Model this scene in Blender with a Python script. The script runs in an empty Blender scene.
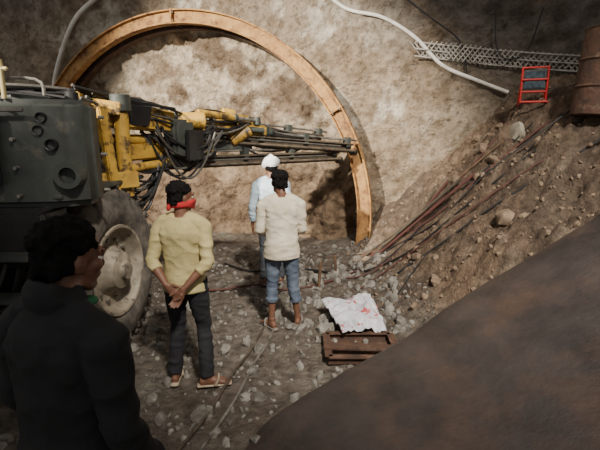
import bpy, bmesh, math, random
from math import *
from mathutils import Vector, Matrix, noise, Quaternion
from mathutils.bvhtree import BVHTree
V=Vector
random.seed(7)
sc=bpy.context.scene
def L(c): # sRGB 0-255 -> linear
    o=[]
    for a in c:
        a/=255.
        o.append(a/12.92 if a<=.04045 else ((a+.055)/1.055)**2.4)
    return (o[0],o[1],o[2],1)
# ---------------------------------------------------------------- materials
MATS={}
def mat(name,c1,c2=None,scale=8,rough=.7,bump=.2,metal=0,vcol=False,thr=(.35,.65),detail=6,bscale=None,bdist=.01,c3=None,s3=3,t3=(.55,.65),spec=.5):
    if name in MATS: return MATS[name]
    m=bpy.data.materials.new(name);m.use_nodes=True
    nt=m.node_tree;N=nt.nodes;K=nt.links
    b=N['Principled BSDF'];b.inputs['Roughness'].default_value=rough;b.inputs['Metallic'].default_value=metal
    b.inputs['Specular IOR Level'].default_value=spec
    tc=N.new('ShaderNodeTexCoord')
    n=N.new('ShaderNodeTexNoise');n.inputs['Scale'].default_value=scale;n.inputs['Detail'].default_value=detail;n.inputs['Roughness'].default_value=.6
    K.new(tc.outputs['Object'],n.inputs['Vector'])
    r=N.new('ShaderNodeValToRGB');r.color_ramp.elements[0].position=thr[0];r.color_ramp.elements[1].position=thr[1]
    r.color_ramp.elements[0].color=L(c1);r.color_ramp.elements[1].color=L(c2 or c1)
    K.new(n.outputs['Fac'],r.inputs['Fac'])
    out=r.outputs['Color']
    if c3:
        n3=N.new('ShaderNodeTexNoise');n3.inputs['Scale'].default_value=s3;n3.inputs['Detail'].default_value=7;n3.inputs['Roughness'].default_value=.65
        K.new(tc.outputs['Object'],n3.inputs['Vector'])
        r3=N.new('ShaderNodeValToRGB');r3.color_ramp.elements[0].position=t3[0];r3.color_ramp.elements[1].position=t3[1]
        K.new(n3.outputs['Fac'],r3.inputs['Fac'])
        mx=N.new('ShaderNodeMix');mx.data_type='RGBA'
        K.new(r3.outputs['Color'],mx.inputs[0]);K.new(out,mx.inputs[6]);mx.inputs[7].default_value=L(c3)
        out=mx.outputs[2]
    if vcol:
        a=N.new('ShaderNodeAttribute');a.attribute_name='col'
        mm=N.new('ShaderNodeMix');mm.data_type='RGBA';mm.blend_type='MULTIPLY';mm.inputs[0].default_value=1
        K.new(out,mm.inputs[6]);K.new(a.outputs['Color'],mm.inputs[7]);out=mm.outputs[2]
    K.new(out,b.inputs['Base Color'])
    if bump:
        nb=N.new('ShaderNodeTexNoise');nb.inputs['Scale'].default_value=bscale or scale*3;nb.inputs['Detail'].default_value=8;nb.inputs['Roughness'].default_value=.65
        K.new(tc.outputs['Object'],nb.inputs['Vector'])
        bp=N.new('ShaderNodeBump');bp.inputs['Strength'].default_value=bump;bp.inputs['Distance'].default_value=bdist*3
        K.new(nb.outputs['Fac'],bp.inputs['Height']);K.new(bp.outputs['Normal'],b.inputs['Normal'])
    MATS[name]=m;return m
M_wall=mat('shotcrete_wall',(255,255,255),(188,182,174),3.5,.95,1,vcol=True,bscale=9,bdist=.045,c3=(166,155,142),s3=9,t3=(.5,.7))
M_earth=mat('rubble_earth',(255,250,245),(142,134,124),9,.95,1,vcol=True,bscale=22,bdist=.03,thr=(.3,.7))
M_rock=mat('broken_rock',(150,144,134),(88,83,76),7,.9,.6,bscale=20)
M_yel=mat('machine_yellow_paint',(190,150,58),(156,120,48),6,.5,.15,c3=(70,54,36),s3=9,t3=(.5,.62))
M_dk=mat('machine_dark_grey_paint',(66,69,64),(49,52,48),4,.5,.1,c3=(104,96,84),s3=6,t3=(.58,.75))
M_blk=mat('black_rubber_hose',(24,24,25),(38,36,35),10,.5,.1)
M_hose2=mat('dusty_hose',(84,80,72),(58,55,52),10,.6,.1)
M_tyre=mat('dusty_tyre_rubber',(66,62,58),(116,107,96),8,.9,.4)
M_rim=mat('dusty_wheel_rim',(170,158,138),(122,112,96),6,.7,.2,c3=(80,72,62),s3=8)
M_steel=mat('worn_steel',(150,144,134),(88,84,78),10,.45,.1,metal=.4)
M_dsteel=mat('dark_feed_steel',(66,59,52),(104,90,72),9,.6,.2,metal=.2)
M_rib=mat('ochre_primed_steel_rib',(184,142,86),(150,108,62),5,.8,.5,c3=(104,68,44),s3=7,t3=(.5,.66),bscale=30)
M_rust=mat('rusty_steel',(92,64,48),(62,47,38),9,.8,.4,c3=(122,96,78),s3=6,t3=(.55,.7))
M_sheet=mat('muddy_steel_sheet',(68,61,58),(50,45,43),2.6,.5,.4,c3=(98,76,62),s3=1.5,t3=(.48,.85),bscale=16,spec=.45)
M_white=mat('white_plastic_hose',(230,226,216),(196,190,180),5,.6,.1)
M_red=mat('red_paint',(200,36,32),(160,28,26),8,.5,.1)
M_glass=mat('lamp_lens',(40,48,56),(70,84,92),20,.2,0)
M_mesh=mat('galvanised_lattice',(185,180,170),(140,134,126),10,.6,.1,metal=.2)
M_sack=mat('woven_sack_white',(214,214,216),(184,184,190),5,.7,.2,c3=(182,84,80),s3=6,t3=(.57,.60))
M_wood=mat('old_wood',(124,98,72),(90,70,52),9,.85,.3)
M_redhose=mat('red_rubber_cable',(100,56,48),(74,46,40),8,.7,.1)

def srt_angle(me,a=40):
    me.shade_smooth()
    try: me.set_sharp_from_angle(angle=radians(a))
    except Exception: pass
class B:
    def __init__(s,name): s.name=name;s.v=[];s.f=[];s.m=[];s.mats=[]
    def mi(s,m):
        if m not in s.mats: s.mats.append(m)
        return s.mats.index(m)
    def add(s,vs,fs,m):
        o=len(s.v);k=s.mi(m);s.v+=[tuple(v) for v in vs]
        for f in fs: s.f.append([i+o for i in f]);s.m.append(k)
    def addbm(s,bm,m,M=None):
        bm.verts.ensure_lookup_table()
        vs=[(M@v.co if M else v.co) for v in bm.verts];
        for i,v in enumerate(bm.verts): v.index=i
        s.add(vs,[[v.index for v in f.verts] for f in bm.faces],m);bm.free()
    def box(s,c,size,m,R=None,bev=.01):
        bm=bmesh.new();bmesh.ops.create_cube(bm,size=1)
        for v in bm.verts: v.co=V((v.co.x*size[0],v.co.y*size[1],v.co.z*size[2]))
        if bev: bmesh.ops.bevel(bm,geom=list(bm.edges),offset=min(bev,min(size)*.3),segments=2,affect='EDGES')
        M=Matrix.Translation(V(c))@((R.to_4x4()) if R else Matrix())
        s.addbm(bm,m,M)
    def beam(s,a,b,w,h,m,bev=.01,up=V((0,0,1))):
        a=V(a);b=V(b);d=(b-a);l=d.length;d.normalize()
        x=d.cross(up)
        if x.length<.01: x=V((1,0,0))
        x.normalize();z=x.cross(d).normalized()
        R=Matrix((x,d,z)).transposed()
        s.box((a+b)/2,(w,l,h),m,R,bev)
    def ibeam(s,a,b,w,h,m,t=.015):
        a=V(a);b=V(b);d=(b-a).normalized();x=d.cross(V((0,0,1))).normalized();z=x.cross(d)
        s.beam(a+z*(h/2),b+z*(h/2),w,t,m,.003);s.beam(a-z*(h/2),b-z*(h/2),w,t,m,.003);s.beam(a,b,t,h,m,.003)
    def cyl(s,a,b,r,m,r2=None,n=20,bev=0):
        a=V(a);b=V(b);ax=b-a
        h=ax.length
        pr=[(0,0),(r-bev,0),(r,bev),((r2 or r),h-bev),((r2 or r)-bev,h),(0,h)] if bev else [(0,0),(r,0),((r2 or r),h),(0,h)]
        s.lathe(a,ax,pr,m,n)
    def lathe(s,o,ax,prof,m,n=32):
        o=V(o);ax=V(ax).normalized();q=V((0,0,1)).rotation_difference(ax)
        vs=[];fs=[];
        for (r,h) in prof:
            for i in range(n):
                t=2*pi*i/n;vs.append(o+q@V((r*cos(t),r*sin(t),h)))
        for j in range(len(prof)-1):
            for i in range(n):
                fs.append([j*n+i,j*n+(i+1)%n,(j+1)*n+(i+1)%n,(j+1)*n+i])
        s.add(vs,fs,m)
    def tube(s,pts,r,m,n=8,sub=6):
        P=smooth(pts,sub);vs=[];fs=[];pu=None
        for i,p in enumerate(P):
            d=(P[min(i+1,len(P)-1)]-P[max(i-1,0)]).normalized()
            u=pu if pu is not None else (V((0,0,1)) if abs(d.z)<.9 else V((1,0,0)))
            u=(u-d*u.dot(d));u.normalize();pu=u;w=d.cross(u)
            for k in range(n):
                t=2*pi*k/n;vs.append(p+u*cos(t)*r+w*sin(t)*r)
        for i in range(len(P)-1):
            for k in range(n): fs.append([i*n+k,i*n+(k+1)%n,(i+1)*n+(k+1)%n,(i+1)*n+k])
        fs.append(list(range(n))[::-1]);fs.append([(len(P)-1)*n+k for k in range(n)])
        s.add(vs,fs,m)
    def prism(s,poly,z0,z1,m,bev=.03,M=None):
        bm=bmesh.new();lo=[bm.verts.new((x,y,z0)) for x,y in poly];f=bm.faces.new(lo)
        r=bmesh.ops.extrude_face_region(bm,geom=[f]);
        for e in r['geom']:
            if isinstance(e,bmesh.types.BMVert): e.co.z=z1
        bmesh.ops.recalc_face_normals(bm,faces=bm.faces)
        if bev: bmesh.ops.bevel(bm,geom=list(bm.edges),offset=bev,segments=3,affect='EDGES')
        s.addbm(bm,m,M)
    def done(s,ang=40,fix=True):
        me=bpy.data.meshes.new(s.name);me.from_pydata(s.v,[],s.f)
        for m in s.mats: me.materials.append(m)
        me.polygons.foreach_set('material_index',s.m)
        if fix:
            bm=bmesh.new();bm.from_mesh(me);bmesh.ops.remove_doubles(bm,verts=bm.verts,dist=1e-5);bmesh.ops.recalc_face_normals(bm,faces=bm.faces);bm.to_mesh(me);bm.free()
        srt_angle(me,ang)
        o=bpy.data.objects.new(s.name,me);sc.collection.objects.link(o);return o
def smooth(pts,sub=6):
    P=[V(p) for p in pts]
    if len(P)<3 or sub<=1: return P
    o=[]
    for i in range(len(P)-1):
        a=P[max(i-1,0)];b=P[i];c=P[i+1];d=P[min(i+2,len(P)-1)]
        for k in range(sub):
            t=k/sub;o.append(.5*((2*b)+(c-a)*t+(2*a-5*b+4*c-d)*t*t+(3*b-a-3*c+d)*t**3))
    o.append(P[-1]);return o
def sstep(a,b,x):
    t=max(0,min(1,(x-a)/(b-a)));return t*t*(3-2*t)
def lerp(a,b,t): return a+(b-a)*t
def mixc(a,b,t): return tuple(a[i]+(b[i]-a[i])*t for i in range(3))
def fbm(p,o=4): return noise.fractal(V(p),.6,2.1,o)

# ---------------------------------------------------------------- terrain
def interp(tab,x):
    if x<=tab[0][0]: return tab[0][1]
    for i in range(len(tab)-1):
        if x<=tab[i+1][0]:
            return lerp(tab[i][1],tab[i+1][1],(x-tab[i][0])/(tab[i+1][0]-tab[i][0]))
    return tab[-1][1]
FOOT=[(0,1.5),(3.6,1.45),(4.4,1.2),(5.5,1.1),(7,1.0),(8,.9),(10,.9)]
def bank0(x,y):
    d=x-interp(FOOT,y)
    sl=max(.82,min(1.06,.85+.075*(y-4)))
    z=.5*(d+sqrt(d*d+.03))*sl
    if z>2.5: z=2.5+.55*(1-exp(-(z-2.5)/.55))
    return z
def ground(x,y):
    z=bank0(x,y);k=sstep(.05,.6,z)
    z+=.035*fbm((x*1.3,y*1.3,0),3)+.024*fbm((x*6,y*6,3),4)
    z+=k*(.15*fbm((x*1.6,y*1.6,7),4)+.065*fbm((x*5,y*5,9),6))
    # eroded hollow in the bank beside the rib foot
    z-=k*.32*exp(-(((x-1.6)/.55)**2+((y-6.8)/.22)**2))
    return z
def grid(name,nx,ny,fn,mt,smoothing=True):
    vs=[];cs=[]
    for j in range(ny+1):
        for i in range(nx+1):
            p,c=fn(i/nx,j/ny);vs.append(p);cs.append(c)
    fs=[[j*(nx+1)+i,j*(nx+1)+i+1,(j+1)*(nx+1)+i+1,(j+1)*(nx+1)+i] for j in range(ny) for i in range(nx)]
    me=bpy.data.meshes.new(name);me.from_pydata(vs,[],fs)
    a=me.color_attributes.new('col','FLOAT_COLOR','POINT')
    buf=[]
    for c in cs: buf+=list(L(c))
    a.data.foreach_set('color',buf)
    me.materials.append(mt);me.shade_smooth()
    o=bpy.data.objects.new(name,me);sc.collection.objects.link(o);return o
def fg(s,t):
    x=lerp(-7,7,s);y=lerp(-2,9.8,t);z=ground(x,y)
    k=sstep(.05,.45,bank0(x,y))
    c=mixc((152,145,134),(154,131,108),k)
    n=fbm((x*.9,y*.9,20),3)
    c=mixc(c,(106,92,80),max(0,min(1,.5+n))*.65)
    n=fbm((x*2.3,y*2.3,40),4)
    c=mixc(c,(172,158,138),sstep(.15,.6,n)*.5*k)
    return (x,y,z),c
grid('ground',380,320,fg,M_earth)
# tunnel face wall -------------------------------------------------
YAW=radians(-16);U=V((cos(YAW),sin(YAW),0));NB=V((-sin(YAW),cos(YAW),0)) # NB points into the rock
W0=V((0,8,0))
CU,CZ,R0=-2.35,.54,3.68
def ridge(p,o=4): return noise.ridged_multi_fractal(V(p),.9,2.1,o,1.0,2.0)
def wallp(u,z):
    r=hypot(u-CU,z-CZ)
    off=.34+.10*fbm((u*.5,z*.5,1),3)+.07*fbm((u*2,z*2,4),4)+.024*fbm((u*9,z*9,4),3)
    ki=1-sstep(3.2,3.65,r)
    off+=.18*ki+ki*(.18*fbm((u*1.5,z*1.5,9),6)-.09*(ridge((u*1.1+3,z*1.1,2))-1.0))
    off+=.40*ki*exp(-(((u+1.0)/1.2)**2+((z-1.1)/.8)**2))
    if u>3.2: off-= .16*(u-3.2)**2
    off-=.5*max(0,z-4.2)**2*.12
    return W0+U*u+NB*off+V((0,0,z))
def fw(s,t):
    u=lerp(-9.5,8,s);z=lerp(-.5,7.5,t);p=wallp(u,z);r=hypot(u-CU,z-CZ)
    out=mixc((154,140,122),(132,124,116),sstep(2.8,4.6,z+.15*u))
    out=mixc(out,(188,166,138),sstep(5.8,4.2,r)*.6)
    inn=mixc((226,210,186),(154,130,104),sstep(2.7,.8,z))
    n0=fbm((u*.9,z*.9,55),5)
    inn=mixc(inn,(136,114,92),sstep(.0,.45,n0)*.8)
    c=mixc(inn,out,sstep(3.5,3.8,r))  # sunlit tone inside the arch, shaded tone outside, put into the colour
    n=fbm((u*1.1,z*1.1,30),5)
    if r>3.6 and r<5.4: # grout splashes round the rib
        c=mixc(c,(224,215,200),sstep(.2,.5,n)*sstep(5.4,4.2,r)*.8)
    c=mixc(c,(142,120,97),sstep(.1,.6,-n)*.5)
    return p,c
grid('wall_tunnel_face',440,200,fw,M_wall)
# ---------------------------------------------------------------- rubble
def rocks(name,spots,m):
    b=B(name)
    base=bmesh.new();bmesh.ops.create_icosphere(base,subdivisions=2,radius=1)
    base.verts.ensure_lookup_table()
    bv=[v.co.copy() for v in base.verts];bf=[[v.index for v in f.verts] for f in base.faces];base.free()
    for (x,y,r) in spots:
        sd=random.random()*50;S=V((random.uniform(.7,1.3),random.uniform(.6,1.1),random.uniform(.45,.85)))
        q=Quaternion((random.random(),random.random(),random.random(),random.random())).normalized()
        vs=[]
        for v in bv:
            k=1+.45*noise.noise(v*1.3+V((sd,0,0)))
            w=V((v.x*S.x,v.y*S.y,v.z*S.z))*k*r
            w=V([round(c/(r*.35))*(r*.35)*.35+c*.65 for c in w])
            vs.append(V((x,y,ground(x,y)+r*.12))+q@w)
        b.add(vs,bf,m)
    return b.done(25,False)
sp=[]
for i in range(1700):
    x=random.uniform(-2.6,1.5);y=random.uniform(2.3,7.9);sp.append((x,y,random.choice([.012,.016,.02,.025,.035])*random.uniform(.7,1.4)))
for i in range(150):
    x=random.uniform(-2.2,1.3);y=random.uniform(2.6,7.8);sp.append((x,y,random.uniform(.035,.075)))
for i in range(100):
    x=random.uniform(-.1,1.2);y=random.uniform(4.2,6.6);sp.append((x,y,random.uniform(.04,.09)))
rocks('rubble',sp,M_rock)
sp=[]
for i in range(900):
    y=random.uniform(4,7.6);x=interp(FOOT,y)+random.uniform(-.2,2.7);sp.append((x,y,random.choice([.010,.014,.02,.03])*random.uniform(.6,1.3)))
for i in range(22):
    y=random.uniform(4.6,7.2);x=interp(FOOT,y)+random.uniform(-.1,2.2);sp.append((x,y,random.uniform(.05,.10)))
M_rock2=mat('earthy_rock',(148,127,104),(106,88,72),7,.95,.6,bscale=20)
rocks('rubble',sp,M_rock2)
rocks('boulder',[(3.05,6.3,.17)],mat('pale_boulder',(176,168,148),(136,128,110),6,.9,.4))
rocks('boulder',[(2.35,4.9,.12)],M_rock2)
# ---------------------------------------------------------------- steel arch rib
def arch(name,off,rm,m,D=.20,t0=-9,t1=189):
    b=B(name);n=120;W=.17;t=.022
    sec=[(-W/2,D/2),(W/2,D/2),(W/2,D/2-t),(t/2,D/2-t),(t/2,-D/2+t),(W/2,-D/2+t),(W/2,-D/2),(-W/2,-D/2),(-W/2,-D/2+t),(-t/2,-D/2+t),(-t/2,D/2-t),(-W/2,D/2-t)]
    vs=[];fs=[];k=len(sec)
    for i in range(n+1):
        a=radians(lerp(t0,t1,i/n))
        for (w,r) in sec:
            R=rm+r;vs.append(W0+U*(CU+R*cos(a))+V((0,0,CZ+R*sin(a)))+NB*(off+w))
    for i in range(n):
        for j in range(k): fs.append([i*k+j,i*k+(j+1)%k,(i+1)*k+(j+1)%k,(i+1)*k+j])
    fs.append(list(range(k)));fs.append([n*k+j for j in range(k)][::-1])
    b.add(vs,fs,m)
    for deg in (32,90,148): # bolted splice plates
        a=radians(deg)
        er=U*cos(a)+V((0,0,sin(a)));et=-U*sin(a)+V((0,0,cos(a)))
        c=W0+U*(CU+rm*cos(a))+V((0,0,CZ+rm*sin(a)))+NB*off
        Rm=Matrix((er,et,NB)).transposed()
        b.box(c,(D+.02,.03,.20),m,Rm,.004)
        for sx in(-.07,.07):
            for sn in (-.07,.07): b.cyl(c+er*sx+NB*sn-et*.035,c+er*sx+NB*sn+et*.035,.014,M_steel,n=8)
    for deg in (t0,t1):
        a=radians(deg);c=W0+U*(CU+rm*cos(a))+V((0,0,CZ+rm*sin(a)))+NB*off
        b.box(c,(.34,.3,.03),m,None,.004)
    return b.done(35)
arch('steel_arch_rib',-.10,R0-.12,M_rib,.24)
arch('steel_arch_rib',.18,R0-.17,M_rust,.22)
# ---------------------------------------------------------------- steel sheet
EDG=[(-.8,2.0,.03),(-.38,2.6,.04),(-.18,2.84,.1),(.3,3.16,.2),(.85,3.46,.34),(1.31,3.62,.60),(1.98,3.79,.98),(2.66,3.85,1.43),(4.4,3.95,2.5)]
EP=smooth(EDG,8)
def sheet():
    b=B('steel_sheet');n=len(EP);m=60;T=.035
    top=[];
    for j in range(m+1):
        t=j/m
        for p in EP:
            q=p+V((.22,-1,-.10))*(t*3.0)
            q.z+=.10*sin(pi*min(1,t*1.3))*(1) -.05*exp(-t*30) +.018*fbm((q.x,q.y,2),3)
            q.z+= .05*sin(q.x*1.4+.5)
            top.append(q)
    bot=[q-V((0,0,T)) for q in top];N=len(top)
    fs=[]
    for j in range(m):
        for i in range(n-1):
            a=j*n+i;fs.append([a,a+n,a+n+1,a+1]);fs.append([N+a,N+a+1,N+a+n+1,N+a+n])
    for i in range(n-1): fs.append([i,i+1,N+i+1,N+i]);a=m*n+i;fs.append([a+1,a,N+a,N+a+1])
    for j in range(m): a=j*n;fs.append([a+n,a,N+a,N+a+n]);a=j*n+n-1;fs.append([a,a+n,N+a+n,N+a])
    b.add(top+bot,fs,M_sheet);return b.done(50)
sheet()
# ---------------------------------------------------------------- drilling jumbo
J=B('drilling_jumbo')
J.prism([(-4.4,3.0),(-1.88,3.18),(-1.68,3.25),(-1.57,3.38),(-1.6,3.6),(-1.9,3.95),(-2.25,4.7),(-4.4,4.7)],1.52,2.30,M_dk,.05)
J.prism([(-4.3,3.15),(-2.1,3.32),(-1.95,3.6),(-2.4,4.5),(-4.3,4.5)],2.25,2.34,M_dk,.03)
for (x,z,r) in [(-1.83,2.17,.035),(-1.86,2.08,.035),(-1.78,1.98,.04)]:
    J.lathe((x,3.2,z),(0.12,-1,0),[(0,-.02),(r*.75,-.02),(r*.8,.02),(r,.025),(r*1.1,.0),(r*1.1,-.05)],M_blk,24)
J.lathe((-1.7,3.3,1.76),(.15,-1,0),[(0,.05),(.055,.05),(.06,.12),(.095,.12),(.1,.1),(.1,-.2)],M_dk,28)
J.beam((-2.9,3.03,1.95),(-2.1,3.1,1.95),.03,.5,M_blk,.01)
J.beam((-3.2,3.0,2.22),(-1.9,3.12,2.22),.02,.03,M_hose2)
for k in range(6): J.beam((-2.35,3.09,1.72+.07*k),(-2.12,3.11,1.72+.07*k),.03,.018,M_dk,.003)
for k in range(4): J.cyl((-2.02+.0*k,3.17,1.62+.2*k),(-2.02,3.13,1.62+.2*k),.014,M_steel,n=8)
for k in range(3): J.cyl((-1.52,3.5,1.62+.28*k),(-1.56,3.5,1.62+.28*k),.014,M_steel,n=8)
J.tube([(-2.5,3.2,2.34),(-2.5,3.2,2.43),(-2.3,3.22,2.44),(-1.9,3.3,2.44),(-1.85,3.31,2.33)],.012,M_steel,8,4)
J.cyl((-1.75,3.5,2.3),(-1.75,3.5,2.37),.05,M_blk,bev=.006)
M_cream=mat('cream_paint',(214,196,140),(186,168,116),6,.6,.1)
J.cyl((-2.07,3.2,2.3),(-2.07,3.2,2.56),.016,M_cream);J.beam((-2.16,3.2,2.5),(-2.02,3.2,2.5),.03,.022,M_cream);J.cyl((-2.12,3.2,2.3),(-2.07,3.2,2.5),.01,M_cream)
# chassis, fender, outrigger
J.box((-2.75,4.6,.95),(1.2,2.4,.7),M_blk,None,.05)
J.box((-3.3,2.2,1.0),(1.4,2.6,.8),M_dk,None,.06)
J.box((-2.6,3.3,1.3),(1.5,.35,.45),M_blk,None,.04)
J.prism([(-2.35,3.2),(-1.75,3.2),(-1.68,4.75),(-2.35,4.8)],1.58,1.62,M_dk,.01)
for k in range(3): J.box((-2.05,3.05,.55+.32*k),(.5,.2,.03),M_dk)
J.beam((-2.3,3.05,.4),(-2.3,3.05,1.5),.03,.03,M_dk);J.beam((-1.82,3.05,.4),(-1.82,3.05,1.5),.03,.03,M_dk)
J.cyl((-2.1,5.3,1.3),(-2.1,5.3,.12),.07,M_yel);J.lathe((-2.1,5.3,.03),(0,0,1),[(0,0),(.2,0),(.2,.05),(.06,.1),(0,.1)],M_dk)
def wheel(c,out):
    c=V(c);ax=V((out*cos(radians(-7)),out*sin(radians(-7)),0)).normalized()
    R=.79;w=.2
    J.lathe(c,ax,[(.43,-w),(.55,-w-.02),(.68,-w),(R-.02,-w+.04),(R,-w*.5),(R,w*.5),(R-.02,w-.04),(.71,w),(.59,w+.035),(.49,w+.03),(.44,w),(.43,w-.03)],M_tyre,64)
    J.lathe(c,ax,[(.435,w+.0),(.43,w+.025),(.405,w+.02),(.38,w-.04),(.35,w-.09),(.24,w-.10),(.20,w-.05),(.17,w+.03),(.09,w+.05),(.08,w+.09),(0,w+.09)],M_rim,48)
    q=V((0,0,1)).rotation_difference(ax)
    for k in range(12):
        t=2*pi*k/12;p=c+q@V((.29*cos(t),.29*sin(t),w-.11));J.cyl(p,p+ax*.05,.02,M_steel,n=6)
    for k in range(36):
        for s2 in(-1,1):
            t=2*pi*(k+.25*(s2+1))/36
            er=q@V((cos(t),sin(t),0));et=q@V((-sin(t),cos(t),0))
            Rm=Matrix((er,(et+ax*.5*s2).normalized(),er.cross((et+ax*.5*s2).normalized()))).transposed()
            J.box(c+er*(R+.003)+ax*s2*w*.50,(.04,.05,.18),M_tyre,Rm,.008)
    for k in range(24): # side lugs
        t=2*pi*k/24;er=q@V((cos(t),sin(t),0));et=q@V((-sin(t),cos(t),0));Rm=Matrix((er,et,ax)).transposed()
        J.box(c+er*.72+ax*(w-.005),(.07,.04,.03),M_tyre,Rm,.006)
wheel((-1.91,4.02,.79),1);wheel((-3.7,4.05,.79),-1);wheel((-2.75,1.4,.79),1);wheel((-4.3,1.4,.79),-1)
# yellow boom mount
J.beam((-2.02,4.1,1.45),(-2.02,4.1,2.42),.12,.1,M_yel);J.beam((-1.78,4.2,1.5),(-1.82,4.15,2.3),.1,.09,M_yel)
J.beam((-2.1,4.15,2.34),(-1.7,4.3,2.28),.16,.12,M_yel);J.beam((-2.1,4.12,1.6),(-1.6,4.35,1.62),.14,.16,M_yel)
J.cyl((-1.72,4.35,1.45),(-1.72,4.35,2.34),.07,M_yel);J.cyl((-1.72,4.35,2.26),(-1.72,4.35,2.42),.1,M_dk,bev=.01)
def cylinder(a,b,r,k=.55):
    a=V(a);b=V(b);m=a.lerp(b,k);J.cyl(a,m,r,M_yel,bev=.006);J.cyl(m-(m-a).normalized()*.03,m+(b-a).normalized()*.02,r*1.25,M_dk);J.cyl(m,b,r*.55,M_steel);J.cyl(b-V((0,0,r)),b+V((0,0,r)),r*1.1,M_dk)
# booms
J.beam((-1.9,4.3,2.22),(-1.42,5.35,2.15),.19,.2,M_yel,.02);J.beam((-1.42,5.35,2.15),(-.85,6.25,2.1),.14,.15,M_yel,.02)
J.lathe((-1.46,5.28,2.15),(.48,1.05,-.06),[(0,0),(.15,0),(.15,.12),(0,.12)],M_dk,24)
J.beam((-1.85,4.5,1.86),(-1.2,5.9,1.88),.16,.17,M_yel,.02);J.beam((-1.2,5.9,1.88),(-.7,6.35,1.88),.11,.12,M_dk,.02)
cylinder((-1.98,4.3,2.0),(-1.35,5.5,1.98),.055);cylinder((-1.78,4.4,2.32),(-1.15,5.75,2.2),.04);cylinder((-1.75,4.5,1.7),(-1.15,5.85,1.78),.045);cylinder((-1.25,5.5,2.3),(-.6,6.3,2.22),.045,.6)
J.box((-1.72,4.62,2.27),(.34,.24,.26),M_blk,Matrix.Rotation(.9,3,'Z')@Matrix.Rotation(.35,3,'X'),.03)
J.box((-1.40,5.2,2.0),(.22,.3,.42),M_dk,Matrix.Rotation(-.6,3,'Z'),.03)
J.box((-1.22,5.2,1.92),(.05,.3,.35),M_blk,Matrix.Rotation(-.4,3,'Z'),.01)
J.cyl((-1.50,5.2,2.2),(-1.15,5.4,2.2),.1,M_yel,bev=.01);J.cyl((-.95,6.1,1.95),(-.7,6.2,2.1),.09,M_yel,bev=.01)
# feed rails with rock drills
def feed(a,b,drill):
    a=V(a);b=V(b);d=(b-a).normalized();x=d.cross(V((0,0,1))).normalized()
    J.ibeam(a,b,.12,.12,M_dsteel,.018)
    J.beam(a+V((0,0,.075)),b+V((0,0,.075)),.16,.02,M_dsteel,.003)
    J.cyl(a+V((0,0,.14)),b+d*.12+V((0,0,.14)),.017,M_steel,n=10)
    J.cyl(a.lerp(b,.3)-x*.09,b-x*.09,.016,M_dsteel,n=8);J.cyl(a.lerp(b,.2)+x*.09+V((0,0,-.03)),b+x*.09+V((0,0,-.03)),.02,M_dsteel,n=8)
    J.cyl(a.lerp(b,.25)+x*.11+V((0,0,.03)),b.lerp(a,.1)+x*.11+V((0,0,.03)),.012,M_hose2,n=8)
    for k in (.45,.7,.97):
        p=a.lerp(b,k);J.beam(p-d*.04+V((0,0,.1)),p+d*.04+V((0,0,.1)),.14,.16,M_dk,.01)
    J.cyl(b+V((0,0,-.06)),b+d*.1+V((0,0,-.06)),.05,M_blk)
    p=a.lerp(b,drill)+V((0,0,.16))
    J.beam(p-d*.28,p+d*.22,.17,.15,M_yel,.02);J.beam(p+d*.2,p+d*.34,.12,.12,M_dk,.02);J.cyl(p-d*.18+V((0,0,.08)),p+d*.02+V((0,0,.08)),.06,M_yel,bev=.01)
    J.cyl(p-d*.28,p-d*.42,.06,M_steel);J.cyl(p-d*.1+x*.12,p+d*.14+x*.12,.04,M_dk)
feed((-1.72,5.65,2.03),(.84,7.35,1.80),.40)
feed((-1.9,5.35,1.68),(.60,7.25,1.68),.2)
feed((-1.45,6.0,2.14),(.35,7.4,1.94),.28)
# hoses
def hose(a,b,sag,r=.014,m=None,jx=.05):
    a=V(a);b=V(b);pts=[]
    jj=V((random.uniform(-jx,jx),random.uniform(-jx,jx),0))
    for k in range(7):
        t=k/6;p=a.lerp(b,t)+V((0,0,-sag*4*t*(1-t)))+jj*(4*t*(1-t))
        pts.append(p)
    J.tube(pts,r,m or random.choice([M_blk,M_blk,M_hose2]),7,4)
rj=lambda s:V((random.uniform(-s,s),random.uniform(-s,s),random.uniform(-s,s)))
for i in range(18): hose(V((-2.0,4.1,2.38))+rj(.1),V((-1.45,5.1,2.25))+rj(.1),random.uniform(-.1,.12))
for i in range(18): hose(V((-1.6,4.85,2.1))+rj(.12),V((-1.1,5.5,2.05))+rj(.14),random.uniform(.15,.6))
for i in range(16): hose(V((-1.95,4.2,1.9))+rj(.12),V((-1.5,4.9,1.75))+rj(.1),random.uniform(.05,.65))
for i in range(12): hose(V((-1.4,5.3,2.15))+rj(.08),V((-.75,6.2,2.15))+rj(.08),random.uniform(-.15,.2),.013)
for i in range(8): hose(V((-.9,6.15,1.95))+rj(.05),V((.1,6.9,1.9))+rj(.05),random.uniform(.0,.2),.014)
for i in range(6): hose(V((-.6,6.4,2.15))+rj(.05),V((.3,7.0,1.98))+rj(.05),random.uniform(-.05,.1),.012)
for i in range(7): hose(V((-3.6+i*.1,3.3,2.36)),V((-2.0,4.1,2.38))+rj(.06),random.uniform(-.08,0),.016)
for i in range(4): hose(V((-2.6,3.15,1.5))+rj(.15),V((-2.15,3.15,1.3))+rj(.1),random.uniform(.3,.8),.018)
J.done(35)
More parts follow.
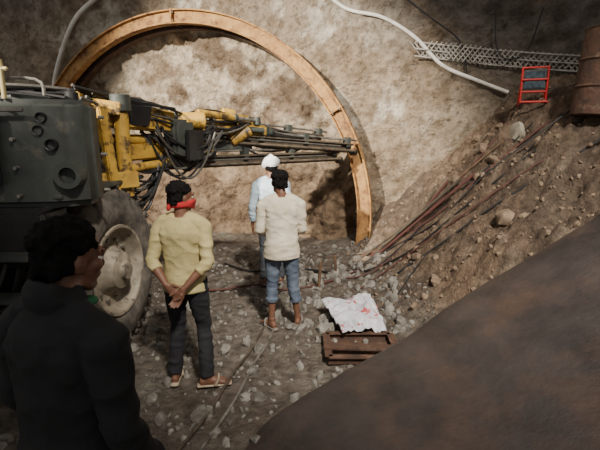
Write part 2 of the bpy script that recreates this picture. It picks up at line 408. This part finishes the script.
# ---------------------------------------------------------------- small site objects
t=B('rusty_steel_tray')
t.box((.58,3.86,.03),(.64,.5,.012),M_rust,None,.002)
for (a,b2) in [((.26,3.62,.06),(.90,3.62,.06)),((.26,4.1,.06),(.90,4.1,.06)),((.26,3.62,.06),(.26,4.1,.06)),((.90,3.62,.06),(.90,4.1,.06))]:
    t.beam(a,b2,.012,.07,M_rust,.002);t.beam(V(a)+V((0,0,.035)),V(b2)+V((0,0,.035)),.07,.01,M_rust,.002)
t.beam((.22,3.80,.105),(.93,3.76,.105),.11,.02,M_rust,.004)
t.done(30)
s=B('woven_sack');nx=46;vs=[]
cor=[V((.42,4.02,.14)),V((.88,4.12,.12)),V((.24,4.80,.16)),V((.82,4.86,.22))]
for j in range(nx+1):
    for i in range(nx+1):
        a=i/nx;b_=j/nx
        p=cor[0].lerp(cor[1],a).lerp(cor[2].lerp(cor[3],a),b_)
        p.z+=.05*fbm((a*3,b_*3,5),3)+.035*abs(noise.noise(V((a*5+b_*3,b_*4,1))))+.05*sin(pi*a)*sin(pi*b_)
        p.x+=.03*noise.noise(V((b_*4,a*2,8)));p.y+=.03*noise.noise(V((a*5,b_,9)))
        vs.append(p)
fs=[[j*(nx+1)+i,j*(nx+1)+i+1,(j+1)*(nx+1)+i+1,(j+1)*(nx+1)+i] for j in range(nx) for i in range(nx)]
s.add(vs,fs,M_sack);o=s.done(60);md=o.modifiers.new('t','SOLIDIFY');md.thickness=.004
def onb(x,y,h=.03): return V((x,y,ground(x,y)+h))
d=B('drill_rod_bundle')
for k in range(6):
    a=onb(.95+.05*k,6.95-.1*k,.05);bb=onb(2.0+.03*k+.12*(k%3),6.45-.08*k,.10+.02*k)
    mid=onb(1.5,6.7-.09*k,.12);d.tube([a,mid,bb],.020,M_redhose if k%2 else M_dsteel,8,6)
d.done()
c=B('power_cable')
CAB=[([(.95,6.2),(1.5,5.9),(2.2,5.75),(2.9,5.6),(3.6,5.3)],.012,M_blk),([(1.3,5.6),(1.8,5.5),(2.4,5.3),(3.2,5.0),(3.8,4.7)],.014,M_blk),([(1.1,6.6),(1.9,6.2),(2.6,6.15),(3.3,6.0)],.012,M_redhose),
    ([(.9,6.4),(1.3,6.35),(1.9,6.0),(2.5,5.9),(3.5,5.6)],.010,M_blk),([(.3,6.1),(.8,5.9),(1.3,6.1),(1.8,6.3),(2.4,6.45),(3.0,6.5)],.010,M_redhose),([(1.0,6.8),(1.5,6.5),(2.2,6.5),(2.9,6.3)],.012,M_wood),
    ([(-1.2,6.7),(-.7,6.3),(0,6.4),(.5,6.2),(.8,6.3)],.016,M_blk),([(-1.6,5.6),(-1.1,5.5),(-.6,5.7),(-.2,5.5),(.3,5.7),(.9,6.3)],.014,M_redhose),
    ([(.9,5.9),(1.4,6.15),(1.9,6.25),(2.5,6.2),(3.2,6.2)],.009,M_blk),([(.8,5.5),(1.3,5.85),(2.0,5.6),(2.7,5.4),(3.4,5.2)],.009,M_redhose),([(1.2,5.1),(1.6,5.3),(2.2,5.5),(2.9,5.75),(3.5,5.8)],.008,M_blk),([(1.0,6.5),(1.6,6.35),(2.3,6.3),(3.1,6.15)],.008,M_hose2)]
for (pts,r,m) in CAB: c.tube([onb(x,y,.03) for x,y in pts],r,m,8,8)
c.done()
c=B('guide_rail')
for (pts,m) in [([(-.27,4.35),(-.33,4.0),(-.42,3.6),(-.50,3.1),(-.60,2.7),(-.76,2.2)],M_steel),([(-.38,4.3),(-.47,3.9),(-.58,3.4),(-.68,2.9),(-.78,2.5),(-.94,2.0)],M_dsteel)]:
    c.tube([onb(x,y,.035) for x,y in pts],.012,m,8,8)
c.done()
for pts in [[(.25,5.6,.0),(.27,5.5,.42)],[(.52,6.1,0),(.5,6.05,.35)]]:
    w=B('wooden_stake');w.beam(pts[0],pts[1],.035,.03,M_wood,.004);w.done()
# white hose on the wall
def onw(u,z,h=.06): return wallp(u,z)-NB*h
h=B('white_hose');h.tube([onw(.15,4.6),onw(.7,4.15),onw(1.35,3.95),onw(1.9,3.6),onw(2.35,3.15),onw(2.9,2.9),onw(3.4,2.7)],.03,M_white,10,8);h.done()
h=B('air_pipe');h.tube([onw(-3.6,5.1,.12),onw(-4.1,4.75,.12),onw(-4.75,4.35,.12),onw(-5.15,3.75,.12),onw(-5.5,3.0,.12),onw(-5.6,2.2,.12)],.042,M_white,10,8);h.done()
h=B('power_cable');h.tube([onw(.9,5),onw(1.6,4.3),onw(2.1,3.9),onw(2.6,3.5),onw(2.75,3.0)],.014,M_blk,8,8)
h.tube([onw(3.1,3.9,.1),onw(3.15,3.4,.15),onw(3.3,3.2,.15),onw(3.6,3.3,.1),onw(3.75,3.9,.1)],.01,M_blk,8,8)
h.tube([onw(-1.2,4.9,.05),onw(-2.2,4.55,.05),onw(-3.2,4.75,.05),onw(-4.0,5.0,.05)],.018,M_white,8,8);h.done()
g=B('lattice_panel')
for k in range(34):
    u0=2.0+k*.075;zt=3.42-.16*(u0-2.0)
    for dd in (-1,1):
        g.tube([onw(u0,zt-.11,.09+.01*dd),onw(u0+dd*.09,zt,.10+.01*dd),onw(u0+dd*.18,zt+.11,.09+.01*dd)],.011,M_mesh,6,2)
for dz in (-.11,0,.11): g.tube([onw(1.9,3.42+dz,.1),onw(3.2,3.42-.19+dz,.1),onw(4.7,3.42-.43+dz,.1)],.013,M_mesh,6,8)
g.done()
fl=B('floodlight')
fc=V((3.26,6.4,2.78));Rz=Matrix.Rotation(-.35,3,'Z')
def FP(x,y,z): return fc+Rz@V((x,y,z))*.8
fl.box(FP(0,0,0),(.29,.055,.27),M_dk,Rz,.02);fl.box(FP(0,-.04,0),(.24,.01,.22),M_glass,Rz,.003)
for (a,b2) in [((-.2,-.03,.2),(.2,-.03,.2)),((-.2,-.03,-.2),(.2,-.03,-.2)),((-.2,-.03,-.38),(-.2,-.03,.22)),((.2,-.03,-.38),(.2,-.03,.22)),((-.2,.25,-.42),(-.2,-.03,.1)),((.2,.25,-.42),(.2,-.03,.1)),((-.2,-.2,-.38),(.2,-.2,-.38)),((-.2,-.2,-.38),(-.2,.25,-.4)),((.2,-.2,-.38),(.2,.25,-.4)),((-.2,-.05,0),(.2,-.05,0))]:
    fl.cyl(FP(*a),FP(*b2),.015,M_red,n=10)
fl.done()
dr=B('steel_drum');dax=V((.08,0,1))
dr.lathe((3.52,5.35,2.25),dax,[(0,0),(.29,0),(.3,.01),(.3,.3),(.315,.32),(.3,.34),(.3,.6),(.315,.62),(.3,.64),(.3,.95),(.31,.96),(.29,.97),(.285,.93),(0,.93)],M_rust,40);dr.done(30)
# ---------------------------------------------------------------- people
def skinmat(n,c): return mat(n,c,tuple(int(a*.85) for a in c),12,.55,.05)
M_skin=skinmat('brown_skin',(120,82,62));M_lip=skinmat('lips',(112,62,52))
M_hair=mat('black_hair',(13,11,10),(22,19,18),40,.85,.3,bscale=90,spec=.15)
M_eyew=mat('eye_white',(220,215,205),None,5,.3,0);M_iris=mat('iris_dark',(20,12,8),None,5,.2,0)
def cloth(n,c,c2=None): return mat(n,c,c2 or tuple(int(a*.82) for a in c),5,.9,.35,bscale=30,bdist=.006)
class Body:
    def __init__(s): s.v=[];s.f=[];s.m=[];s.mats=[];s.cl=[]
    def mi(s,m):
        if m not in s.mats: s.mats.append(m)
        return s.mats.index(m)
    def ell(s,c,r,m,R=None,sub=3):
        bm=bmesh.new();bmesh.ops.create_icosphere(bm,subdivisions=sub,radius=1)
        o=len(s.v);k=s.mi(m);c=V(c)
        for i,v in enumerate(bm.verts):
            v.index=i;w=V((v.co.x*r[0],v.co.y*r[1],v.co.z*r[2]))
            s.v.append(c+(R@w if R else w))
        for f in bm.faces: s.f.append([o+v.index for v in f.verts]);s.m.append(k)
        bm.free()
    def limb(s,pts,m,side=(1,0,0),n=20,sub=4,round_=True):
        # pts: (pos, r_side, r_other)
        P=smooth([p[0] for p in pts],sub);R=smooth([(p[1],p[2] if len(p)>2 else p[1],0) for p in pts],sub)
        if len(pts)==2:
            P=[V(pts[0][0]).lerp(V(pts[1][0]),k/4) for k in range(5)];R=[R[0].lerp(R[-1],k/4) for k in range(5)]
        P=[p.copy() for p in P]
        if round_:
            d0=(P[0]-P[1]).normalized();d1=(P[-1]-P[-2]).normalized();r0=min(R[0][0],R[0][1]);r1=min(R[-1][0],R[-1][1])
            P=[P[0]+d0*r0*.5,P[0]+d0*r0*.35]+P+[P[-1]+d1*r1*.35,P[-1]+d1*r1*.5]
            R=[R[0]*.45,R[0]*.8]+R+[R[-1]*.8,R[-1]*.45]
        k=s.mi(m);o=len(s.v);side=V(side)
        for i,p in enumerate(P):
            d=(P[min(i+1,len(P)-1)]-P[max(i-1,0)]).normalized()
            x=(side-d*side.dot(d))
            if x.length<.05: x=V((0,1,0))-d*d.y
            x.normalize();y=d.cross(x)
            for j in range(n):
                t=2*pi*j/n;s.v.append(p+x*cos(t)*R[i][0]+y*sin(t)*R[i][1])
        for i in range(len(P)-1):
            for j in range(n): s.f.append([o+i*n+j,o+i*n+(j+1)%n,o+(i+1)*n+(j+1)%n,o+(i+1)*n+j]);s.m.append(k)
        s.f.append([o+j for j in range(n)][::-1]);s.m.append(k)
        s.f.append([o+(len(P)-1)*n+j for j in range(n)]);s.m.append(k)
    def hand(s,w,d,nrm,side,m,curl=.5):
        w=V(w);d=V(d).normalized();nrm=V(nrm);nrm=(nrm-d*nrm.dot(d)).normalized();side=V(side)
        sd=d.cross(nrm).normalized()
        if sd.dot(side)<0: sd=-sd
        s.limb([(w-d*.02,.026,.021),(w+d*.01,.030,.020),(w+d*.05,.040,.017),(w+d*.088,.038,.014)],m,sd,16)
        for off,ln in ((.030,.072),(.010,.082),(-.010,.076),(-.029,.058)):
            p=w+d*.085+sd*off;dd=d+sd*off*2;dd.normalize();pts=[(p-dd*.02,.0105)]
            pts.append((p,.0105))
            for k,fr in enumerate((.45,.3,.25)):
                a=curl*(.5+.5*k);dd=(dd*cos(a)+nrm*sin(a)).normalized();p=p+dd*ln*fr;pts.append((p,.0095-.0012*k))
            s.limb(pts,m,sd,10,3)
        p=w+d*.03+sd*.026;dd=(d*.7+sd*.75+nrm*.2).normalized();pts=[(p-dd*.015,.015),(p+dd*.02,.013)]
        p=p+dd*.02;dd=(dd+d*.5+nrm*.3*curl).normalized();pts.append((p+dd*.028,.0115));pts.append((p+dd*.052,.009));s.limb(pts,m,sd,10,3)
    def foot(s,ank,dr,m,sole=None,strap=None,shoe=False):
        a=V(ank);d=V((dr[0],dr[1],0)).normalized();x=V((d.y,-d.x,0));g=V((a.x,a.y,0))
        s.limb([(g-d*.055+V((0,0,.045)),.030,.034),(g+V((0,0,.05)),.034,.045),(g+d*.07+V((0,0,.044)),.040,.034),(g+d*.14+V((0,0,.032)),.045,.022)],m,x,16)
        s.limb([(a+V((0,0,.03)),.036,.040),(g+V((0,0,.05)),.036,.042)],m,x,16)
        for k,(o_,l) in enumerate(((-.030,.052),(-.011,.046),(.005,.041),(.02,.036),(.033,.030))):
            sgn=1
            q=g+d*.145+x*o_*sgn+V((0,0,.026));s.limb([(q-d*.01,.011),(q+d*l*.9,.0095)],m,x,8)
        if sole:
            s.limb([(g-d*.085+V((0,0,.012)),.035,.013),(g+d*.0+V((0,0,.012)),.038,.013),(g+d*.09+V((0,0,.012)),.046,.013),(g+d*.19+V((0,0,.012)),.040,.013)],sole,x,20)
        if strap:
            s.limb([(g+d*.06+x*.045+V((0,0,.02)),.012,.02),(g+d*.085+x*.03+V((0,0,.068)),.009,.022),(g+d*.09+V((0,0,.078)),.009,.024),(g+d*.085-x*.03+V((0,0,.068)),.009,.022),(g+d*.06-x*.045+V((0,0,.02)),.012,.02)],strap,d,10)
    def head(s,hc,yaw,pitch,hair=True,helmet=None,bandana=None,skin=None,tousle=.018,seed=1):
        R=(Matrix.Rotation(yaw,3,'Z')@Matrix.Rotation(pitch,3,'X'));hc=V(hc)
        skin=skin or M_skin
        T=lambda x,y,z:hc+R@V((x,y,z))
        E=lambda c,r,m:s.ell(T(*c),r,m,R)
        Lb=lambda pts,m,side=(0,0,1):s.limb([(T(*p[:3]),)+tuple(p[3:]) for p in pts],m,R@V(side),12,4)
        E((0,-.012,.03),(.074,.094,.084),skin);E((0,.02,-.03),(.060,.068,.080),skin);E((0,.058,-.088),(.026,.024,.022),skin)
        for k in(-1,1):
            E((k*.038,.055,-.02),(.024,.026,.022),skin)
            Lb([(k*.05,.0,-.06,.016),(k*.035,.04,-.085,.016),(0,.06,-.095,.016)],skin)
            E((k*.031,.077,.004),(.0125,.0115,.010),M_eyew);E((k*.031,.0868,.004),(.0055,.004,.0055),M_iris)
            Lb([(k*.046,.074,.014,.005),(k*.03,.086,.017,.0055),(k*.016,.083,.012,.005)],skin)
            Lb([(k*.052,.074,.026,.005),(k*.034,.088,.032,.006),(k*.014,.091,.027,.005)],M_hair)
            E((k*.075,-.006,-.008),(.009,.020,.031),skin);E((k*.079,-.012,-.002),(.009,.015,.022),skin)
            E((k*.012,.094,-.028),(.008,.009,.007),skin)
        Lb([(0,.084,.018,.007,.008),(0,.093,-.008,.008,.009),(0,.101,-.024,.010,.010)],skin,(1,0,0))
        Lb([(-.045,.074,.024,.010),(0,.084,.026,.011),(.045,.074,.024,.010)],skin)
        Lb([(-.024,.076,-.053,.005),(-.008,.087,-.050,.0065),(.008,.087,-.050,.0065),(.024,.076,-.053,.005)],M_lip)
        Lb([(-.020,.076,-.059,.005),(0,.086,-.062,.008),(.020,.076,-.059,.005)],M_lip)
        if hair:
            E((0,-.026,.052),(.083,.094,.074),M_hair);E((0,-.062,.0),(.070,.046,.066),M_hair)
            for k in(-1,1):E((k*.062,-.035,.01),(.018,.045,.05),M_hair)
            rr=random.Random(seed)
            if not helmet:
                for i in range(110):
                    th=rr.uniform(0,2*pi);ph=rr.uniform(-.1,1);z=ph;q=sqrt(max(0,1-z*z))
                    p=(.083*q*cos(th),-.026+.094*q*sin(th),.052+.074*z)
                    if p[1]>.05 and p[2]<.075: continue
                    E_r=tousle*rr.uniform(.5,1.0);s.ell(T(*p),(E_r,E_r*.8,E_r*1.1),M_hair,R,1)
                for i in range(30):
                    th=rr.uniform(pi*1.1,pi*1.9);z=rr.uniform(-.06,.04)
                    s.ell(T(.072*cos(th),-.05+.055*sin(th),z),(tousle*.8,)*3,M_hair,R,1)
        if helmet:
            E((0,-.012,.062),(.102,.122,.092),helmet)
            s.limb([(T(0,-.012,.050),.122,.144),(T(0,-.008,.058),.116,.138)],helmet,R@V((1,0,0)),32)
            Lb([(0,-.13,.085,.012),(0,-.06,.150,.014),(0,.03,.153,.014),(0,.1,.095,.012)],helmet,(1,0,0))
            s.limb([(T(0,.10,.045),.06,.008),(T(0,.165,.038),.045,.006)],helmet,R@V((1,0,0)),16)
        if bandana:
            Lb([(-.075,.0,-.045,.028,.012),(-.068,.05,-.052,.035,.012),(0,.105,-.055,.04,.014),(.068,.05,-.052,.035,.012),(.075,0,-.045,.028,.012),(.06,-.06,-.055,.022,.012),(0,-.10,-.06,.02,.013),(-.06,-.06,-.055,.022,.012),(-.075,0,-.045,.028,.012)],bandana,(0,0,1))
            E((.0,-.11,-.07),(.02,.014,.03),bandana)
    def build(s,name,loc,yaw,scale,clothmats,voxel=.006,fold=.008):
        M=Matrix.Translation(V(loc))@Matrix.Rotation(yaw,4,'Z')@Matrix.Scale(scale,4)
        src=[v.copy() for v in s.v]
        bvh=BVHTree.FromPolygons(src,s.f)
        me=bpy.data.meshes.new(name+'_src');me.from_pydata(src,[],s.f)
        ob=bpy.data.objects.new(name+'_src',me);sc.collection.objects.link(ob)
        md=ob.modifiers.new('r','REMESH');md.mode='VOXEL';md.voxel_size=voxel;md.adaptivity=0
        m2=ob.modifiers.new('s','SMOOTH');m2.factor=.5;m2.iterations=2
        dg=bpy.context.evaluated_depsgraph_get();dg.update()
        em=bpy.data.meshes.new_from_object(ob.evaluated_get(dg))
        bpy.data.objects.remove(ob)
        cl={s.mats.index(c) for c in clothmats if c in s.mats}
        em.name=name;em.materials.clear()
        for m in s.mats: em.materials.append(m)
        vm={}
        for p in em.polygons:
            r=bvh.find_nearest(p.center);k=s.m[r[2]] if r[2] is not None else 0
            p.material_index=k
            for vi in p.vertices: vm.setdefault(vi,[]).append(k)
        ns=[v.normal.copy() for v in em.vertices]
        for v in em.vertices:
            ks=vm.get(v.index,[0])
            if all(k in cl for k in ks):
                c=v.co
                n1=noise.noise(V((c.x*7+c.z*3,c.y*7,c.z*13)));n2=noise.noise(V((c.x*14,c.y*14+c.z*6,c.z*22+5)))
                v.co=c+ns[v.index]*fold*((1-abs(n1)*2.6)*.8+n2*.5)
            elif all(s.mats[k] is M_hair for k in ks):
                v.co=v.co+ns[v.index]*.004*noise.noise(v.co*90)
        em.transform(M);em.shade_smooth()
        o=bpy.data.objects.new(name,em);sc.collection.objects.link(o);return o
def torso(b,m,hem=.84,lean=0,loose=1.0,hemr=(.172,.128)):
    y=lambda z:lean*(z-.9)
    secs=[(hem,hemr[0]*loose,hemr[1]*loose+.012),(.95,.166*loose,.130*loose),(1.06,.152*loose,.114*loose),(1.16,.160*loose,.114*loose),(1.27,.178,.120),(1.345,.182,.112),(1.40,.150,.092),(1.435,.095,.072)]
    b.limb([(V((0,y(z)-(.012),z)),rx,ry) for z,rx,ry in secs],m,(1,0,0),36,4,False)
    for k in(-1,1):
        b.limb([(V((k*.05,y(1.42)-.01,1.42)),.06,.055),(V((k*.13,y(1.40)-.01,1.392)),.062,.055),(V((k*.175,y(1.38)-.01,1.36)),.062,.060)],m,(0,1,0),18)
        b.ell((k*.085,y(1.3)-.07,1.29),(.075,.05,.09),m);b.ell((k*.075,y(1.28)+.055,1.29),(.08,.055,.08),m)
    return y
def arm(b,k,sh,el,wr,slm,skin,sleeve_to=1.0,r=1.0):
    sh,el,wr=V(sh),V(el),V(wr)
    b.limb([(sh+(sh-el).normalized()*.01,.060*r,.060*r),(sh.lerp(el,.35),.057*r,.057*r),(sh.lerp(el,.75),.049*r,.049*r),(el,.047*r,.047*r)],slm,(0,1,0),18)
    if sleeve_to>0:
        c=el.lerp(wr,sleeve_to);b.limb([(el,.046*r,.046*r),(el.lerp(c,.5),.046*r,.046*r),(c,.040*r+.004,.040*r+.002)],slm,(0,1,0),18,4,False)
        b.limb([(c-(c-el).normalized()*.02,.047*r,.045*r),(c+(c-el).normalized()*.004,.047*r,.045*r)],slm,(0,1,0),18,2,False)
    b.limb([(el,.038),(el.lerp(wr,.3),.041,.038),(el.lerp(wr,.7),.032,.029),(wr,.026,.022)],skin,(0,1,0),16)
def leg(b,hip,kn,an,m,skin,to=1.0,r=1.0):
    hip,kn,an=V(hip),V(kn),V(an)
    c=kn.lerp(an,to)
    b.limb([(hip+V((0,0,.04)),.092*r,.100*r),(hip.lerp(kn,.3),.088*r,.092*r),(hip.lerp(kn,.7),.070*r,.074*r),(kn,.062*r,.066*r),(kn.lerp(c,.5),.060*r,.064*r),(c,.056*r,.060*r)],m,(1,0,0),22,4,False)
    if to<.95: b.limb([(c-V((0,0,-.04)),.064*r,.068*r),(c,.063*r,.067*r)],m,(1,0,0),22,2,False)
    b.limb([(kn,.052,.055),(kn.lerp(an,.3),.050,.056),(kn.lerp(an,.7),.036,.040),(an,.031,.036)],skin,(1,0,0),18)
def pelvis(b,m,r=1.0):
    b.limb([(V((0,0,1.02)),.142*r,.100*r),(V((0,-.005,.94)),.155*r,.112*r),(V((0,-.005,.86)),.158*r,.112*r),(V((0,0,.81)),.12*r,.10*r)],m,(1,0,0),28)
    for k in(-1,1): b.ell((k*.075,-.035,.89),(.080,.07,.085),m)
def neck(b,hc,y0,skin): b.limb([(V((0,y0,1.40)),.062,.060),(V((0,y0,1.47)),.052,.054),(V(hc)+V((0,-.015,-.05)),.052,.056)],skin,(1,0,0),20)

# man in yellow shirt, hands behind the back
b=Body();Cs=cloth('mustard_shirt',(190,175,124),(166,151,103));Ct=cloth('black_trousers',(26,26,30),(38,37,40));M_ban=cloth('red_bandana',(184,36,40));M_sand=mat('beige_sandal',(190,174,150),(150,134,112),10,.8,.1)
torso(b,Cs,.84);pelvis(b,Ct);hc=V((0,.02,1.585));neck(b,hc,-.01,M_skin)
b.head(hc,-.75,-.05,bandana=M_ban,seed=3)
arm(b,-1,(-.175,-.01,1.36),(-.225,-.10,1.09),(-.07,-.20,.93),Cs,M_skin,.35);arm(b,1,(.175,-.01,1.36),(.225,-.08,1.09),(.06,-.21,.90),Cs,M_skin,.35)
b.hand((-.07,-.20,.93),(.75,-.05,-.65),(0,-1,.1),(0,0,1),M_skin,.5);b.hand((.06,-.21,.90),(-.45,-.12,-.9),(-.2,-1,0),(-1,0,0),M_skin,.45)
leg(b,(-.085,0,.88),(-.10,.04,.48),(-.125,-.02,.09),Ct,M_skin,1.0,.97);leg(b,(.085,0,.88),(.12,.06,.48),(.17,-.05,.09),Ct,M_skin,1.0,.97)
b.foot((-.125,-.02,.09),(-.25,1),M_skin,M_sand,M_sand);b.foot((.17,-.05,.09),(1,.35),M_skin,M_sand,M_sand)
b.build('man_in_yellow_shirt',(-.92,3.36,.015),-.12,.985,[Cs,Ct,M_ban])
# man in white shirt, hands in front
b=Body();Cs=cloth('cream_shirt',(222,211,190),(198,185,160));Ct=cloth('blue_jeans',(72,82,98),(100,110,124));M_gs=mat('grey_sandal',(130,124,116),(96,90,86),10,.8,.1)
torso(b,Cs,.80,loose=1.08,hemr=(.175,.132));pelvis(b,Ct);hc=V((-.02,.03,1.58));neck(b,hc,-.01,M_skin)
b.head(hc,.25,-.12,seed=5)
arm(b,-1,(-.185,-.01,1.36),(-.225,.0,1.08),(-.10,.22,1.0),Cs,M_skin,.5,1.0);arm(b,1,(.185,-.01,1.36),(.22,.02,1.08),(.09,.23,1.02),Cs,M_skin,.5,1.0)
b.hand((-.10,.22,1.0),(.8,.5,.05),(.3,-.7,-.6),(0,0,1),M_skin,.6);b.hand((.09,.23,1.02),(-.8,.5,0),(-.3,-.7,-.6),(0,0,1),M_skin,.6)
leg(b,(-.085,0,.88),(-.105,.03,.48),(-.115,-.03,.09),Ct,M_skin,.45);leg(b,(.085,0,.88),(.12,.03,.48),(.17,.04,.09),Ct,M_skin,.5)
b.foot((-.115,-.03,.09),(-.6,1),M_skin,M_gs,M_gs);b.foot((.17,.04,.09),(.12,1),M_skin,M_gs,M_gs)
b.build('man_in_white_shirt',(-.19,4.42,.015),.08,.985,[Cs,Ct])
# man with safety helmet
b=Body();Cs=cloth('light_blue_shirt',(190,206,216));Ct=cloth('grey_trousers',(80,82,88));M_hel=mat('white_helmet',(238,238,234),(226,226,222),3,.35,0)
torso(b,Cs,.82);pelvis(b,Ct);hc=V((0,.03,1.58));neck(b,hc,-.01,M_skin)
b.head(hc,.3,-.1,helmet=M_hel,seed=8)
arm(b,-1,(-.185,-.01,1.36),(-.25,-.03,1.07),(-.25,.05,.82),Cs,M_skin,.75);arm(b,1,(.185,-.01,1.36),(.24,-.02,1.08),(.22,.08,.84),Cs,M_skin,.75)
b.hand((-.25,.05,.82),(0,.12,-1),(1,0,0),(0,1,0),M_skin,.3);b.hand((.22,.08,.84),(0,.15,-1),(-1,0,0),(0,1,0),M_skin,.3)
leg(b,(-.085,0,.88),(-.10,.03,.48),(-.11,-.02,.09),Ct,M_skin);leg(b,(.085,0,.88),(.10,.03,.48),(.12,.03,.09),Ct,M_skin)
b.foot((-.11,-.02,.09),(-.2,1),M_skin,M_gs,M_gs);b.foot((.12,.03,.09),(.2,1),M_skin,M_gs,M_gs)
b.build('man_with_safety_helmet',(-.38,5.75,.04),.1,1.0,[Cs,Ct],.008)
# foreground man in dark jacket
b=Body();Cs=cloth('black_jacket',(34,33,34),(25,24,25));Ct=cloth('dark_trousers',(34,34,38));M_grn=cloth('green_collar',(40,110,70))
torso(b,Cs,.80,loose=1.1,hemr=(.18,.135));pelvis(b,Ct);hc=V((0.01,.045,1.575));neck(b,hc,-.005,M_skin)
b.limb([(V((.075,.0,1.44)),.012,.02),(V((.07,.05,1.44)),.012,.02),(V((.03,.085,1.43)),.012,.02),(V((-.03,.085,1.42)),.012,.02),(V((-.06,.03,1.42)),.012,.02)],M_grn,(0,0,1),10)
b.limb([(V((-.075,.02,1.46)),.04,.012),(V((-.06,-.055,1.48)),.045,.012),(V((0,-.08,1.49)),.048,.012),(V((.06,-.055,1.48)),.045,.012),(V((.075,.02,1.46)),.04,.012)],Cs,(0,0,1),12)
b.head(hc,-.22,-.12,tousle=.020,seed=11)
arm(b,-1,(-.19,-.01,1.36),(-.25,-.02,1.08),(-.22,.1,.84),Cs,M_skin,.9,1.12);arm(b,1,(.19,-.01,1.36),(.235,-.01,1.08),(.20,.12,.86),Cs,M_skin,.9,1.12)
b.hand((-.22,.1,.84),(.1,.3,-1),(1,0,0),(0,1,0),M_skin,.35);b.hand((.20,.12,.86),(-.1,.3,-1),(-1,0,0),(0,1,0),M_skin,.35)
leg(b,(-.085,0,.88),(-.11,.03,.48),(-.13,-.02,.09),Ct,M_skin);leg(b,(.085,0,.88),(.11,.03,.48),(.13,.02,.09),Ct,M_skin)
b.foot((-.13,-.02,.09),(-.2,1),M_skin,M_gs,M_gs);b.foot((.13,.02,.09),(.2,1),M_skin,M_gs,M_gs)
b.build('man_in_black_jacket',(-.785,1.36,.0),-.45,1.055,[Cs,Ct],.006,.010)
# ---------------------------------------------------------------- light
w=bpy.data.worlds.new('sky_world');sc.world=w;w.use_nodes=True
bg=w.node_tree.nodes['Background'];bg.inputs[0].default_value=(1,.97,.94,1);bg.inputs[1].default_value=.38
def spot(name,loc,tgt,e,ang,blend,rad,col):
    l=bpy.data.lights.new(name,'SPOT');l.energy=e;l.spot_size=radians(ang);l.spot_blend=blend;l.shadow_soft_size=rad;l.color=col
    o=bpy.data.objects.new(name,l);sc.collection.objects.link(o);o.location=loc
    o.rotation_euler=(V(tgt)-V(loc)).to_track_quat('-Z','Y').to_euler();return o
spot('added_spot',(-6.4,-1.6,6.2),(-1.1,7.9,2.1),17000,35,.5,.12,(1,.93,.81))  # unseen spot added in place of sunlight, brightens the tunnel face
spot('added_spot',(2.2,-3.0,9),(.7,5.9,.9),9000,41,.9,.4,(1,.94,.85))  # second unseen spot, added to light the men, floor and bank
cam=bpy.data.cameras.new('camera');cam.lens=26.4;cam.sensor_width=36
co=bpy.data.objects.new('camera',cam);sc.collection.objects.link(co);co.location=(0,0,2.07);co.rotation_euler=(radians(90-11.93),0,0);sc.camera=co
